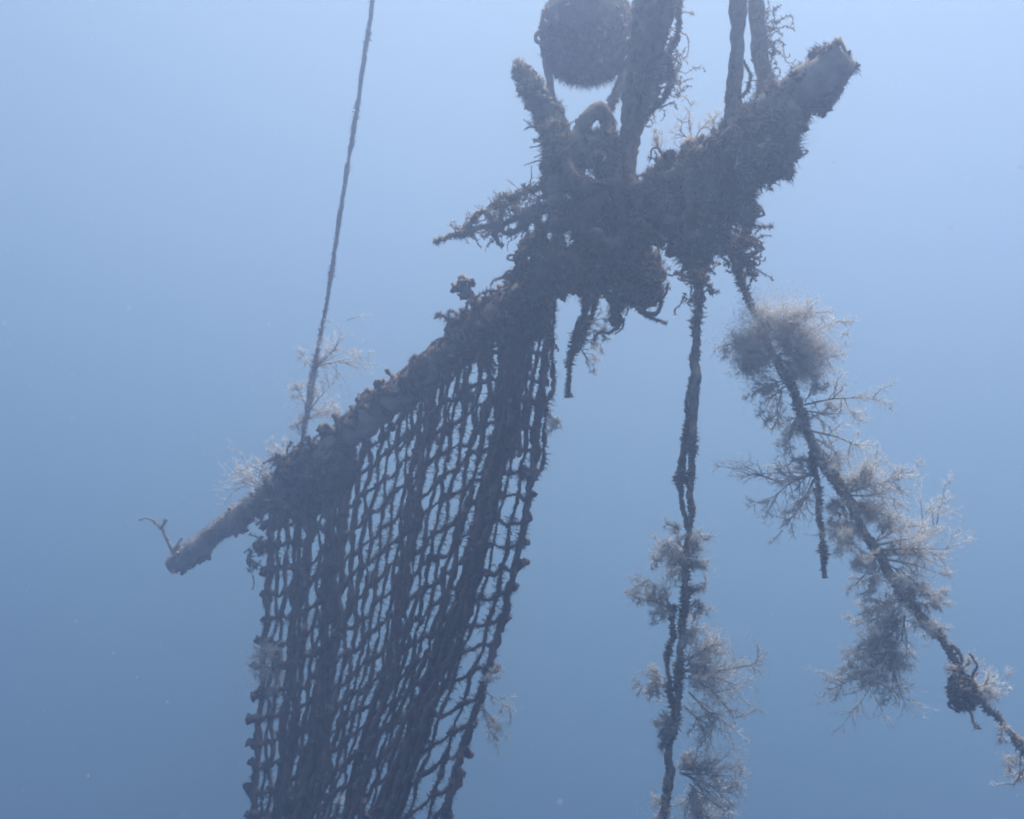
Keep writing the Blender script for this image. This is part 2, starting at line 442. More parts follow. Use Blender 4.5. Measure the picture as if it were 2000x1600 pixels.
def build_net():
    g = np.random.default_rng(21)
    root = thing("fishing_net", "dark fouled fishing net hanging in folds from the lower half of the slanting pole", "net",
                 W([780, 800, 3.7]))
    cols = []                              # (guide position, px offset, depth offset m, fold?)
    for k in range(6):
        m, hw = FOLDS[k]
        for j in range(m):
            cols.append((float(k), hw * (2 * (j + 0.5) / m - 1) + g.normal() * 2, 0.05 * math.sin(j * 2.4) + g.normal() * .01, 1))
        if k < 5:
            for j in range(GAPS[k]):
                cols.append((k + (j + 1 + g.normal() * .10) / (GAPS[k] + 1), 0.0, g.normal() * .012 + 0.035 * math.sin(j * 1.7 + k), 0))
    def colx(c, y):
        k = min(int(c[0]), 4); f = c[0] - k
        return guide_x(k, y) * (1 - f) + guide_x(k + 1, y) * f + c[1]
    def rise(x): return np.interp(x, [500, 600, 680, 930, 1000, 1080], [0, 20, 70, 290, 300, 285])
    ncol, nrow = len(cols), 30
    K = np.zeros((ncol, nrow, 3)); ok = np.zeros((ncol, nrow), bool)
    for i, c in enumerate(cols):
        cum = 0
        for j in range(nrow):
            y = 700 + 47 * j + g.normal() * 3.5 + 6 * fbm([[i * .35, j * .4, 0]], 2)[0]
            for _ in range(4):
                x = colx(c, y if _ else y); yy = y + 288 - rise(colx(c, y) + 0) - 5
                x = colx(c, yy)
            x = colx(c, yy) + (1 if (i + j) % 2 else -1) * (1.8 if not c[3] else 1.2) + g.normal() * 1.5
            xt = x; yt = pole_y(xt)
            ok[i, j] = yy > pole_y(x) + 22
            d = pole_d(np.clip(x + (yy - yt) * 0.15, 340, 1640)) * (1 - 0.10 * np.clip((yy - yt) / 900, 0, 1.6)) + c[2] * np.clip((yy - yt) / 150, 0.2, 1)
            d = d + 0.03 * fbm([[i * .22, j * .25, 3]], 6)[0]
            K[i, j] = (x, yy, d)
    fz = MB()
    for i, c in enumerate(cols):
        js = np.where(ok[i])[0]
        if len(js) < 2: continue
        first = K[i, js[0]]
        xt = colx(c, first[1] - 40); top = (xt + 5, float(pole_y(xt)) + 8, float(pole_d(xt)) - 0.02)
        r0 = (g.uniform(2.8, 4.6) if c[0] < 4 else g.uniform(2.8, 4.0)) if not c[3] else g.uniform(3.2, 5.6)
        c4 = [(*top, r0)] + [(*K[i, j], r0 * g.uniform(.75, 1.35)) for j in js]
        P, R = path(c4, 7, 4.0 if c[3] else 2.4, i)
        MB().add(*tube(P, R, 7, 0.6, 1.0, i)).build("net_cord", M_NET, root)
        fz.add(*fuzz(P, R, 700, 0.008, 0.034, 0.0009, g))
        if c[0] > 2.2 and not c[3] or (c[0] > 1.9 and g.random() < .5):   # a second layer of mesh doubled over behind the top
            yend = g.uniform(800, 960)
            c5 = [(top[0] + 11, top[1], top[2] + .03, r0 * .8)] + [(K[i, j, 0] + 12 + g.normal() * 3, K[i, j, 1] + 20, K[i, j, 2] + .09, r0 * g.uniform(.7, 1.1)) for j in js if K[i, j, 1] < yend]
            if len(c5) > 2:
                P, R = path(c5, 7, 4, i + 60)
                MB().add(*tube(P, R, 7, 0.6, 1.0, i)).build("net_cord", M_NET, root)
                fz.add(*fuzz(P, R, 700, 0.008, 0.034, 0.0009, g))
    kn = MB()
    for j in range(nrow):
        run = []
        def flush(run):
            if len(run) < 2: return
            pts = []
            for a, b in zip(run[:-1], run[1:]):
                A, Bq = K[a, j], K[b, j]
                pts.append((*A, g.uniform(3.2, 5.2)))
                w = abs(Bq[0] - A[0])
                if w > 14: pts.append((*((A + Bq) / 2 + np.array([0, g.normal(3, 4), 0])), g.uniform(2.3, 3.8)))
            pts.append((*K[run[-1], j], 4.5))
            P, R = path(pts, 6, 1.2, 100 + j)
            MB().add(*tube(P, R, 6, 0.6, 1.0, 100 + j)).build("cross_cord", M_NET, root)
            fz.add(*fuzz(P, R, 700, 0.008, 0.032, 0.0009, g))
        for i in range(ncol):
            if ok[i, j]: run.append(i)
            else: flush(run); run = []
        flush(run)
        for i in range(ncol):
            if ok[i, j] and g.random() < 0.6:
                kn.add(*lump(W(K[i, j]), g.uniform(5, 8.5) * K[i, j, 2] / F, 2, 0.8, i + j))
    kn.build("knot_growth", M_NET, root, "stuff")
    for side, sg in ((0, -1), (-1, 1)):       # knots of growth standing off both selvedges
        k0 = 0 if side == 0 else ncol - 1
        for j in range(nrow):
            if not ok[k0, j] or g.random() < 0.25: continue
            x, y, d = K[k0, j]
            L = g.uniform(5, 18)
            P, R = path([(x, y, d, 5.5), (x + sg * L * .5, y + g.normal() * 3, d, 5), (x + sg * L, y + g.normal() * 5, d, 6.5)], 4, 2, j)
            mb = MB().add(*tube(P, R, 7, 0.6, 1, j)).add(*lump(P[-1], R[-1] * 1.25, 2, 0.8, j))
            mb.add(*fuzz(P, R, 2600, 0.006, 0.024, 0.0009, g))
            mb.build("edge_knot", M_NET, root)
    # matted growth in the heavy folds
    for gi, (k, w, n) in enumerate([(2, 11, 26), (4, 15, 52), (3, 8, 14), (5, 6, 14), (1, 6, 10)]):
        mb = MB()
        for q in range(n):
            y = g.uniform(1000 if k < 3 else 850 if k < 5 else 1280, 1700)
            x = guide_x(k, y) + g.uniform(-w, w)
            d = pole_d(x + (y - pole_y(x)) * .15) * (1 - 0.10 * np.clip((y - pole_y(x)) / 900, 0, 1.6)) + g.uniform(-.03, .05)
            h = g.uniform(20, 60)
            x2 = guide_x(k, y + h) - guide_x(k, y) + x
            P, R = path([(x, y, d, 3), (x / 2 + x2 / 2 + g.normal() * 3, y + h / 2, d, g.uniform(4, 8)), (x2, y + h, d, 3)], 7, 4, q)
            mb.add(*tube(P, R, 6, 0.6, 1, q)); mb.add(*fuzz(P, R, 500, .006, .026, .0009, g))
        mb.build("matted_fold", M_NET, root, "stuff")
    mb = MB()                               # scattered clogged meshes and loose ends
    for q in range(70):
        i, j = g.integers(2, ncol - 2), g.integers(0, nrow)
        if not ok[i, j] or K[i, j, 1] > 1640: continue
        c = K[i, j] + np.array([g.normal() * 6, g.normal() * 10, 0])
        w_ = W(c); n = 260
        D_ = rdir(n, g) * np.array([1, 1, 1.4]); mb.add(*spikes(w_ + D_ * .012, D_ + .6 * rdir(n, g), .008 + .03 * g.random(n) ** 2, .0011, .4, g)[0])
        mb.add(*lump(w_, .012, 2, 1.0, q))
    mb.build("clogged_growth", M_WAD, root, "stuff")
    for q in range(46):                     # lashings binding the net to the pole
        x = g.uniform(535, 1075) if q > 12 else g.uniform(700, 860)
        d = float(pole_d(x)); c0 = W([x, float(pole_y(x)), d]); ax = unit(W([x + 5, float(pole_y(x + 5)), float(pole_d(x + 5))]) - c0)
        n1 = unit(np.cross(ax, [0, 0, 1.0])); n2 = np.cross(n1, ax)
        a = np.linspace(0, 2 * math.pi, 30); rr = .054 * g.uniform(1.0, 1.25)
        sk = g.normal() * .04
        P = c0 + np.outer(np.cos(a) * rr, n1) + np.outer(np.sin(a) * rr, n2) + np.outer(np.sin(a + q) * sk, ax)
        Rr = np.full(30, g.uniform(.004, .009))
        MB().add(*tube(P, Rr, 7, .6, 1, q)).add(*fuzz(P, Rr, 1800, .006, .026, .0009, g)).build("lashing", M_NET if q % 3 else M_WAD, root)
    fz.build("fine_growth", M_NET, root, "stuff")
    # dense gathers where the net is lashed to the pole
    for poly, n, nc in [([(868, 690), (872, 640), (895, 605), (940, 585), (1000, 548), (1070, 578), (1080, 630), (1062, 660), (1010, 660), (960, 675), (910, 695)], 170, 60),
                        ([(535, 1005), (532, 940), (556, 885), (600, 862), (650, 850), (690, 868), (700, 930), (655, 985), (600, 1020), (560, 1010)], 230, 60)]:
        g2 = np.random.default_rng(int(poly[0][0]))
        dep = lambda x, y: pole_d(np.clip(x + (y - pole_y(x)) * .2, 340, 1650)) - 0.02
        C = in_region(poly, n, dep, 6, 0.8, g=g2, dmax=45)
        mb = MB()
        for q, c in enumerate(C):
            w_ = W(c); r_ = g2.uniform(6, 12) * c[2] / F; mb.add(*lump(w_, r_, 2, 0.8, q)); D_ = rdir(40, g2)
            mb.add(*spikes(w_ + D_ * r_ * .8, D_ + .5 * rdir(40, g2), .008 + .03 * g2.random(40) ** 2, .0014, .35, g2)[0])
        mb.build("gathered_wad", M_NET, root, "stuff")
        S = in_region(poly, nc, dep, 2, 0.95, g=g2, dmax=45)
        for q, c in enumerate(S):
            P = curl(W(c), 16, 0.010, 0.42, g2, pull=np.array([0, 0, -0.10]))
            R = np.linspace(1, .6, len(P)) * g2.uniform(.0028, .0062)
            MB().add(*tube(P, R, 6, 0.5, 1, q)).add(*fuzz(P, R, 1500, .006, .03, .0009, g2)).build("loose_cord", M_NET, root)
build_net()

# ------------------------------------------------------------------ ropes
def rope(name, label, ctrl, mat=M_ROPE, hair=(800, .006, .022), wob=2.5, seed=0, rough=0.3, twist=0, extra=(), group=None, cat="rope", fz_mat=M_FUZZ, hr=.0013, lay=0):
    g = np.random.default_rng(300 + seed)
    P, R = path(ctrl, 6, wob, seed)
    root = thing(name, label, cat, P[len(P) // 2], group)
    MB().add(*tube(P, R, 10, rough, 1.0, seed, twist)).build("strand", mat, root)
    if lay:
        T = unit(np.gradient(P, axis=0)); N = unit(np.cross(T, [0, 1.0, 0.1])); B = np.cross(T, N)
        sl = np.concatenate([[0], np.cumsum(np.linalg.norm(np.diff(P, axis=0), axis=1))])
        for k in range(lay):
            a = 2 * math.pi * k / lay + sl / (R.mean() * 45) + .35 * noise(np.column_stack([sl * 6, sl * 0 + k, sl * 0]), 3)
            Q = P + (N * np.cos(a)[:, None] + B * np.sin(a)[:, None]) * (R * .82)[:, None]
            MB().add(*tube(Q, R * g.uniform(.22, .38), 7, .45, 1, seed + k)).build("yarn", mat, root)
    f = MB().add(*fuzz(P, R, *hair, hr, g))
    for k, e in enumerate(extra):
        P2, R2 = path(e, 5, wob, seed + 11 + k)
        MB().add(*tube(P2, R2, 8, rough * 1.2, 1.0, seed + k)).build("strand", mat, root)
        f.add(*fuzz(P2, R2, *hair, hr, g))
    f.build("fine_growth", fz_mat, root, "stuff")
    bp = MB()
    for q in range(int(len(P) * .55)):
        k = g.integers(0, len(P)); r = R[k] * g.uniform(.22, .55)
        bp.add(*lump(P[k] + rdir(1, g)[0] * R[k] * .9, r, 1, .7, q))
    bp.build("crust_bumps", mat, root, "stuff")
    return root

rope("suspension_line", "thin pale line rising alone from the pole's lower half out of the picture",
     [(752, -160, 3.77, 4.1), (728, 0, 3.87, 4.1), (700, 190, 3.97, 3.9), (672, 370, 4.02, 3.9), (648, 530, 4.07, 3.7), (624, 670, 4.12, 4.1), (606, 770, 4.17, 7), (592, 850, 4.20, 3.9), (585, 890, 4.22, 3.9)],
     hair=(1100, .004, .022), wob=1.3, seed=1, mat=M_LINE, rough=.4)
rope("mooring_rope", "thickest rope, doubled and silt-covered, running up past the round float",
     [(1310, -190, 2.75, 29.2), (1285, -60, 2.82, 30.1), (1270, 0, 2.85, 28.4), (1252, 110, 2.95, 25.8), (1238, 210, 3.05, 23.2), (1226, 300, 3.12, 17.2), (1222, 370, 3.15, 15.5)],
     hair=(2400, .006, .02), wob=2, seed=2, rough=0.2, lay=9,
     extra=[[(1345, -170, 2.72, 13.8), (1322, -60, 2.78, 12.9), (1308, 10, 2.82, 12.0), (1290, 90, 2.9, 11.2), (1270, 160, 2.97, 10.3), (1255, 240, 3.02, 8.6)]])
rope("riser_rope", "flat ragged rope entering the tangle, left one of the close upright pair",
     [(1450, -190, 2.73, 13), (1444, -50, 2.76, 14), (1443, 40, 2.78, 13), (1438, 120, 2.81, 12), (1433, 190, 2.83, 15), (1430, 260, 2.85, 17)],
     hair=(2080, .005, .02), wob=2, seed=3, rough=0.25, lay=5,
     extra=[[(1426, -60, 2.76, 4), (1428, 10, 2.78, 4.5), (1433, 50, 2.80, 3.5)], [(1452, 118, 2.81, 2.5), (1464, 150, 2.83, 2.2), (1460, 178, 2.83, 2.5), (1446, 190, 2.83, 2.2)]])
rope("riser_rope", "thick dark rope meeting the pole, right one of the close upright pair",
     [(1470, -190, 2.85, 12), (1474, -50, 2.88, 12.5), (1478, 30, 2.89, 13), (1486, 110, 2.91, 14), (1494, 170, 2.93, 15), (1480, 215, 2.93, 14)],
     hair=(1920, .005, .022), wob=2, seed=4, rough=0.25, lay=5)
rope("float_lanyard", "thin rope tying the left side of the round float to the tangle",
     [(1060, 88, 3.3, 7), (1068, 130, 3.28, 7), (1076, 175, 3.25, 6), (1088, 225, 3.2, 5)], hair=(1120, .004, .014), wob=1, seed=5)
rope("float_lanyard", "thin fuzzy rope from the float's underside down behind the thickest rope",
     [(1228, 118, 3.3, 8), (1215, 155, 3.28, 8), (1202, 185, 3.25, 7), (1186, 225, 3.2, 6)], hair=(2400, .006, .02), wob=1.5, seed=6)
rope("rope_loop", "thick upright rope loop arching over the middle tangle below the float",
     [(1112, 372, 3.08, 13), (1122, 300, 3.05, 14), (1138, 245, 3.05, 14), (1162, 220, 3.05, 14), (1184, 232, 3.06, 13), (1192, 285, 3.08, 12), (1190, 360, 3.1, 12)],
     mat=M_WAD, hair=(5200, .006, .026), wob=2, seed=7, rough=0.35)
rope("hanging_rope", "rope hanging straight down under the tangle with a thin side strand",
     [(1362, 470, 3.05, 7.9), (1366, 540, 3.02, 7.9), (1362, 620, 3.0, 7.6), (1360, 700, 2.98, 8.2), (1358, 745, 2.96, 9.9), (1354, 800, 2.95, 7.3), (1350, 900, 2.92, 6.3), (1349, 1000, 2.9, 5.6), (1342, 1090, 2.88, 5.3), (1335, 1200, 2.86, 5.6), (1328, 1290, 2.84, 6.6), (1322, 1370, 2.82, 6.3), (1312, 1430, 2.8, 7.9), (1304, 1470, 2.8, 6.6), (1306, 1530, 2.79, 8.6), (1296, 1590, 2.78, 5.3), (1288, 1700, 2.75, 5.3), (1280, 1850, 2.7, 5.3)],
     hair=(2400, .006, .024), wob=3.5, seed=8, rough=0.5, hr=.0017,
     extra=[[(1350, 735, 2.96, 3.3), (1343, 800, 2.95, 3.0), (1334, 880, 2.93, 4.0), (1327, 930, 2.92, 4.3), (1333, 975, 2.91, 4.0), (1340, 1040, 2.9, 3.3)],
            [(1349, 820, 2.95, 2.0), (1340, 870, 2.93, 2.3), (1331, 960, 2.92, 2.3)],
            [(1318, 1185, 2.86, 4.0), (1311, 1250, 2.85, 3.3), (1304, 1290, 2.84, 3.0), (1308, 1350, 2.83, 3.3), (1316, 1385, 2.82, 3.3)]])
rope("slack_rope", "rope trailing away to the lower right, overgrown with pale feathery tufts",
     [(1408, 440, 3.05, 4.6), (1432, 515, 3.03, 4.6), (1455, 570, 3.0, 4.6), (1480, 625, 2.98, 5.2), (1520, 710, 2.95, 6.9), (1555, 770, 2.92, 7.5), (1578, 840, 2.9, 7.5), (1602, 890, 2.88, 10.4), (1640, 950, 2.85, 9.2), (1690, 1040, 2.82, 8.1), (1735, 1110, 2.8, 8.6), (1780, 1180, 2.78, 8.6), (1825, 1235, 2.76, 5.2), (1868, 1290, 2.74, 6.1), (1900, 1345, 2.72, 6.3), (1950, 1405, 2.7, 5.2), (2000, 1465, 2.68, 5.2), (2090, 1570, 2.62, 5.2)],
     hair=(2400, .005, .020), wob=4, seed=9, rough=0.5, hr=.0018,
     extra=[[(1585, 870, 2.88, 5.8), (1597, 930, 2.88, 4.6), (1600, 1000, 2.88, 4.3), (1606, 1070, 2.88, 4.0), (1612, 1130, 2.88, 4.0)],
            [(1460, 490, 3.03, 3.4), (1462, 470, 3.04, 3.4), (1452, 450, 3.05, 3.4)],
            [(1855, 1262, 2.74, 1.8), (1866, 1262, 2.74, 1.8), (1876, 1280, 2.73, 1.8), (1884, 1293, 2.73, 2.0)]])
rope("frayed_rope", "short frayed rope end dangling beside the net's upper edge",
     [(1152, 560, 3.2, 7.2), (1146, 600, 3.18, 6.6), (1132, 640, 3.17, 6.0), (1120, 680, 3.16, 5.4), (1112, 730, 3.15, 3.0), (1108, 775, 3.15, 4.2)],
     mat=M_WAD, hair=(3840, .008, .035), wob=3, seed=10, rough=0.5,
     extra=[[(1178, 560, 3.2, 3.0), (1160, 600, 3.2, 3.0), (1142, 650, 3.2, 3.0), (1128, 690, 3.2, 2.4)], [(1076, 580, 3.2, 2.4), (1074, 640, 3.2, 2.4), (1062, 700, 3.2, 3.0)]])

# ------------------------------------------------------------------ round float
def build_float():
    g = np.random.default_rng(40)
    c = W([1146, 62, 3.32]); R = 92 * 3.32 / F
    root = thing("round_float", "round encrusted float at the top edge, partly behind the thickest rope", "float", c)
    v, t = ico(5)
    up = v[:, 2]
    under = np.clip(-up - 0.1, 0, 1)
    k = 1 + 0.025 * fbm(v * 4, 3) + 0.012 * noise(v * 22, 5) + under * (0.07 * fbm(v * 4 + 3, 8) + 0.05 * noise(v * 26, 2) - 0.02)
    V = c + v * np.array([1.0, 1.0, 0.98]) * (R * k)[:, None]
    MB().add(V, None, t).build("ball", M_FLOAT, root)
    # barnacle crust fringing the underside
    mb = MB()
    for q in range(260):
        a = g.uniform(0, 2 * math.pi); el = -abs(g.normal(0.9, 0.35))
        n = np.array([math.cos(a) * math.cos(el), math.sin(a) * math.cos(el), math.sin(el)])
        mb.add(*lump(c + n * R * g.uniform(.94, 1.03), R * g.uniform(.03, .085), 2, 0.9, q, (1, 1, 1.3)))
    mb.build("barnacle_crust", M_FLOAT, root, "stuff")
    mb = MB()
    for q in range(70):
        n = rdir(1, g)[0]; n[2] = abs(n[2]) * g.choice([1, -1], p=[.7, .3])
        mb.add(*lump(c + n * R * 1.0, R * g.uniform(.02, .06), 2, 0.9, q))
    mb.build("pale_barnacles", M_WEED, root, "stuff")
    D = rdir(16000, g); D = D[(D[:, 2] < 0.5) | (g.random(len(D)) < .3)]
    L = R * (0.03 + 0.12 * g.random(len(D)) ** 3) * np.where(D[:, 2] < -0.45, 1.9, .6)
    s, _ = spikes(c + D * R * .99, D + 0.4 * rdir(len(D), g) + np.array([0, 0, -.3]), L, 0.0013, .3, g)
    MB().add(*s).build("fine_growth", M_FLOAT, root, "stuff")
    for sx in (-1, 1):
        P = c + np.array([sx * R * .93, -R * .25, -R * .25]) + np.array([[0.03 * sx * math.sin(a), 0, 0.03 * math.cos(a) - .02] for a in np.linspace(0, 2 * math.pi, 20)])
        MB().add(*tube(P, 0.008, 7, .25)).build("lashing_eye", M_ROPE, root)
build_float()

# ------------------------------------------------------------------ broken stub standing out of the tangle
def build_stub():
    g = np.random.default_rng(50)
    ctrl = [(1016, 134, 3.12, 15), (1022, 146, 3.12, 24), (1038, 174, 3.12, 25), (1060, 208, 3.12, 26), (1078, 245, 3.13, 28), (1100, 300, 3.15, 28)]
    P, R = path(ctrl, 4, 3, 3)
    root = thing("pole_stub", "stubby broken pole end with tufted tip, sticking up left of the round float", "pole", P[-1])
    MB().add(*tube(P, R * .85, 16, 0.3, 1.2, 4)).build("shaft", M_POLE, root)
    cb = MB()
    for q in range(70):
        k_ = g.integers(0, len(P)); cb.add(*lump(P[k_] + rdir(1, g)[0] * R[k_] * .8, R[k_] * g.uniform(.15, .42), 2, .9, q))
    cb.build("crust_patches", M_WEED, root, "stuff")
    f = MB().add(*fuzz(P, R, 12000, .008, .036, .0009, g, 0.1))
    n = 420; B = P[0] + rdir(n, g) * R[0] * g.uniform(.2, 1, n)[:, None]
    f.add(*spikes(B, np.array([-.15, 0, 1.0]) + .35 * rdir(n, g), g.uniform(.01, .034, n), .0009, .2, g)[0])
    f.build("fine_growth", M_FUZZ, root, "stuff")
    for k in range(7):
        i = int(len(P) * (.35 + .09 * k)); 
        Q = curl(P[min(i, len(P) - 1)] + np.array([-.03, -.02, -.01]), 16, .006, .5, g, np.array([-.5, 0, -1.0]))
        MB().add(*tube(Q, np.linspace(.004, .002, len(Q)), 6, .4, 1, k)).build("weed_strand", M_FUZZ, root)
build_stub()

# ------------------------------------------------------------------ tangles of netting and growth
def tangle(name, label, poly, depth, n_lump, n_cord, seed, holes=(), lr=(8, 15), cr=(.0025, .006), cord_n=20, turn=.5, thick=.9, mat=M_WAD, fmat=M_FUZZ,
           cmat=None, margin=8, cat="tangle", hair=(.006, .026), per=700, nspike=5000, step=.006, wraps=()):
    g = np.random.default_rng(600 + seed)
    a = np.array(poly, float); cx, cy = a.mean(0)
    d0 = float(depth(np.array([cx]), np.array([cy]))[0]) if callable(depth) else depth
    root = thing(name, label, cat, W([cx, cy, d0]))
    if n_lump:
        C = in_region(poly, n_lump, depth, margin, thick, holes, g)
        mb = MB(); sb = []; sd = []
        for q, c in enumerate(C):
            w = W(c); r = g.uniform(*lr) * c[2] / F
            mb.add(*lump(w, r, 2, 0.8, q + seed, g.uniform(.7, 1.3, 3)))
            n = max(4, nspike // n_lump); D = rdir(n, g)
            sb.append(w + D * r * .9); sd.append(D)
        mb.build("wad", mat, root, "stuff")
        B, D = np.vstack(sb), np.vstack(sd)
        pick = g.random(len(B)) < .45
        MB().add(*spikes(B[pick], D[pick] + .6 * rdir(int(pick.sum()), g), hair[0] + hair[1] * g.random(int(pick.sum())) ** 2, .0012, .4, g)[0]).build("silty_tufts", M_WEED, root, "stuff")
        B, D = B[~pick], D[~pick]
        L = hair[0] + (hair[1] - hair[0]) * g.random(len(B)) ** 2
        MB().add(*spikes(B, D + .5 * rdir(len(B), g), L, .0008 + .0012 * g.random(len(B)), .35, g)[0]).build("fine_growth", fmat, root, "stuff")
    S = in_region(poly, n_cord, depth, 7 if n_lump > 100 else 3, thick, holes, g)
    for q, c in enumerate(S):
        P = curl(W(c), int(cord_n * g.uniform(.6, 1.3)), step, turn, g)
        r = g.uniform(*cr)
        R = np.linspace(r, r * .5, len(P))
        mb = MB().add(*tube(P, R, 6, .45, 1, q + seed))
        mb.add(*fuzz(P, R, per, .004, .02, .0009, g))
        mb.build("tangled_cord", cmat or mat, root)
    for q, (c, m_) in enumerate(wraps):
        P, R_ = path(c, 5, 4, q + seed)
        mb = MB().add(*tube(P, R_, 9, .75, 1, q + seed)); mb.add(*fuzz(P, R_, 4200, .006, .030, .0012, g))
        for u in range(int(len(P) * .8)):
            k_ = g.integers(0, len(P)); mb.add(*lump(P[k_] + rdir(1, g)[0] * R_[k_] * .8, R_[k_] * g.uniform(.25, .6), 1, .9, u))
        mb.build("rope_wrap", m_, root)
    return root

BRANCH = [([(1075, 395, 3.15, 5), (1030, 415, 3.14, 4.5), (980, 440, 3.13, 4), (930, 450, 3.13, 3.5), (885, 458, 3.14, 2.5), (848, 470, 3.15, 1.2)], M_WEED),
          ([(1070, 362, 3.16, 5), (1030, 372, 3.15, 4.5), (985, 392, 3.14, 4), (945, 415, 3.14, 3), (905, 440, 3.14, 2)], M_WEED),
          ([(948, 415, 3.14, 2.5), (930, 418, 3.12, 2.2), (920, 438, 3.12, 2.2), (922, 460, 3.12, 2.6)], M_WEED),
          ([(945, 412, 3.14, 2.5), (958, 425, 3.12, 2.2), (965, 445, 3.12, 2.2), (975, 470, 3.12, 2), (985, 480, 3.12, 3)], M_WEED),
          ([(990, 395, 3.12, 3), (975, 420, 3.1, 3), (985, 450, 3.1, 3), (1010, 452, 3.1, 3), (1020, 425, 3.1, 3), (1000, 405, 3.12, 3)], M_WEED),
          ([(1050, 385, 3.1, 2.5), (1052, 410, 3.1, 2.2), (1040, 430, 3.1, 2.2), (1020, 440, 3.1, 2.2)], M_WEED)]
WRAP1 = [([(1088, 330, 3.02, 9), (1082, 400, 2.98, 11), (1090, 470, 2.98, 11), (1080, 520, 3.05, 9)], M_WAD),
         ([(1210, 340, 3.0, 9), (1160, 400, 2.95, 11), (1110, 440, 2.97, 11), (1075, 440, 3.05, 9)], M_NET),
         ([(1052, 560, 3.1, 11), (1062, 520, 3.02, 13), (1098, 500, 2.98, 13), (1122, 530, 3.0, 12), (1110, 570, 3.08, 11)], M_WAD),
         ([(1200, 360, 2.96, 12), (1215, 430, 2.92, 13), (1200, 500, 2.95, 12), (1165, 560, 3.02, 10)], M_NET),
         ([(1240, 360, 2.95, 10), (1255, 430, 2.92, 10), (1240, 500, 2.98, 10)], M_WAD),
         ([(1120, 420, 2.96, 8), (1180, 470, 2.92, 9), (1240, 455, 2.92, 9), (1290, 420, 2.96, 8)], M_WAD),
         ([(1095, 300, 3.0, 8), (1130, 350, 2.96, 9), (1185, 365, 2.95, 9), (1215, 330, 3.0, 8)], M_WAD)]
WRAP2 = [([(1395, 275, 2.80, 9), (1388, 360, 2.78, 10), (1380, 440, 2.82, 10), (1372, 515, 2.9, 9)], M_WAD),
         ([(1425, 265, 2.76, 9), (1420, 350, 2.74, 10), (1412, 430, 2.8, 9), (1405, 490, 2.88, 8)], M_NET),
         ([(1462, 250, 2.72, 10), (1464, 320, 2.7, 10), (1462, 390, 2.75, 9), (1465, 440, 2.82, 7)], M_WAD),
         ([(1505, 230, 2.68, 10), (1508, 290, 2.66, 11), (1512, 350, 2.72, 8)], M_NET),
         ([(1548, 205, 2.64, 9), (1550, 270, 2.62, 10), (1538, 350, 2.68, 6)], M_WAD),
         ([(1310, 300, 2.9, 9), (1322, 370, 2.85, 11), (1318, 440, 2.86, 10), (1308, 500, 2.92, 8)], M_NET),
         ([(1265, 350, 2.95, 9), (1320, 340, 2.85, 10), (1380, 310, 2.8, 10), (1440, 250, 2.74, 9)], M_WAD),
         ([(1255, 420, 2.95, 8), (1320, 430, 2.85, 9), (1390, 400, 2.8, 9), (1470, 330, 2.74, 8)], M_WAD),
         ([(1350, 280, 2.85, 8), (1352, 360, 2.8, 9), (1345, 450, 2.84, 9), (1340, 505, 2.9, 7)], M_WAD)]
dmid = lambda x, y: np.clip(pole_d(np.clip(x, 340, 1650)) - 0.05 + 0.0002 * (np.asarray(y) - pole_y(x)), 2.7, 4.2)
tangle("net_tangle", "largest knotted mass of netting and weed below the round float", 
       [(1060, 262), (1084, 240), (1120, 275), (1150, 245), (1188, 250), (1208, 262), (1208, 350), (1250, 352), (1295, 330), (1300, 480), (1232, 505), (1206, 548), (1172, 574), (1100, 578), (1062, 596), (1000, 585), (992, 548), (1030, 522), (1085, 500), (1078, 440), (1064, 400), (1062, 330)],
       dmid, 330, 130, 1, holes=[(1108, 452, 9), (1112, 472, 6), (1062, 475, 14), (1203, 335, 10), (1150, 420, 5), (1225, 520, 8)], lr=(8, 15), nspike=26000, hair=(.008, .044), wraps=WRAP1)
tangle("net_tangle", "dark ragged mass of netting draped under the pole's upper end",
       [(1240, 380), (1268, 335), (1300, 295), (1345, 280), (1405, 270), (1450, 225), (1520, 195), (1588, 200), (1582, 240), (1560, 285), (1548, 325), (1530, 358), (1490, 362), (1474, 378), (1478, 430), (1450, 460), (1425, 500), (1395, 515), (1365, 532), (1335, 510), (1300, 505), (1290, 470), (1280, 440), (1250, 430)],
       dmid, 280, 150, 2, holes=[(1440, 320, 7), (1436, 345, 7), (1380, 355, 8), (1328, 425, 7), (1304, 482, 11), (1438, 455, 13), (1408, 330, 5), (1352, 455, 7), (1300, 400, 5), (1395, 470, 6), (1470, 300, 4), (1320, 300, 8)], lr=(8, 14), nspike=24000, hair=(.008, .044), wraps=WRAP2)
tangle("weed_clump", "fuzzy weed lump drooping between the two large netting masses",
       [(1212, 495), (1286, 490), (1302, 540), (1292, 588), (1258, 603), (1222, 596), (1212, 650), (1192, 645), (1196, 600), (1185, 570)],
       3.1, 120, 34, 3, lr=(7, 13), hair=(.008, .034), nspike=5000)
tangle("curly_weed", "pale curly weed branch reaching out sideways from the middle tangle",
       [(862, 466), (900, 436), (950, 405), (1000, 372), (1050, 348), (1072, 395), (1062, 440), (1030, 462), (1000, 452), (980, 482), (958, 462), (900, 468)],
       3.15, 0, 190, 4, cr=(.0010, .0026), cord_n=12, turn=.6, cmat=M_WEED, per=600, cat="seaweed", wraps=BRANCH)
tangle("weed_clump", "matted weed joining the pale curly branch to the pole",
       [(1000, 510), (1010, 480), (1050, 440), (1072, 430), (1080, 500), (1040, 530), (1000, 560), (985, 550)],
       3.2, 34, 30, 5, lr=(5, 9), cr=(.0025, .006), nspike=2600)
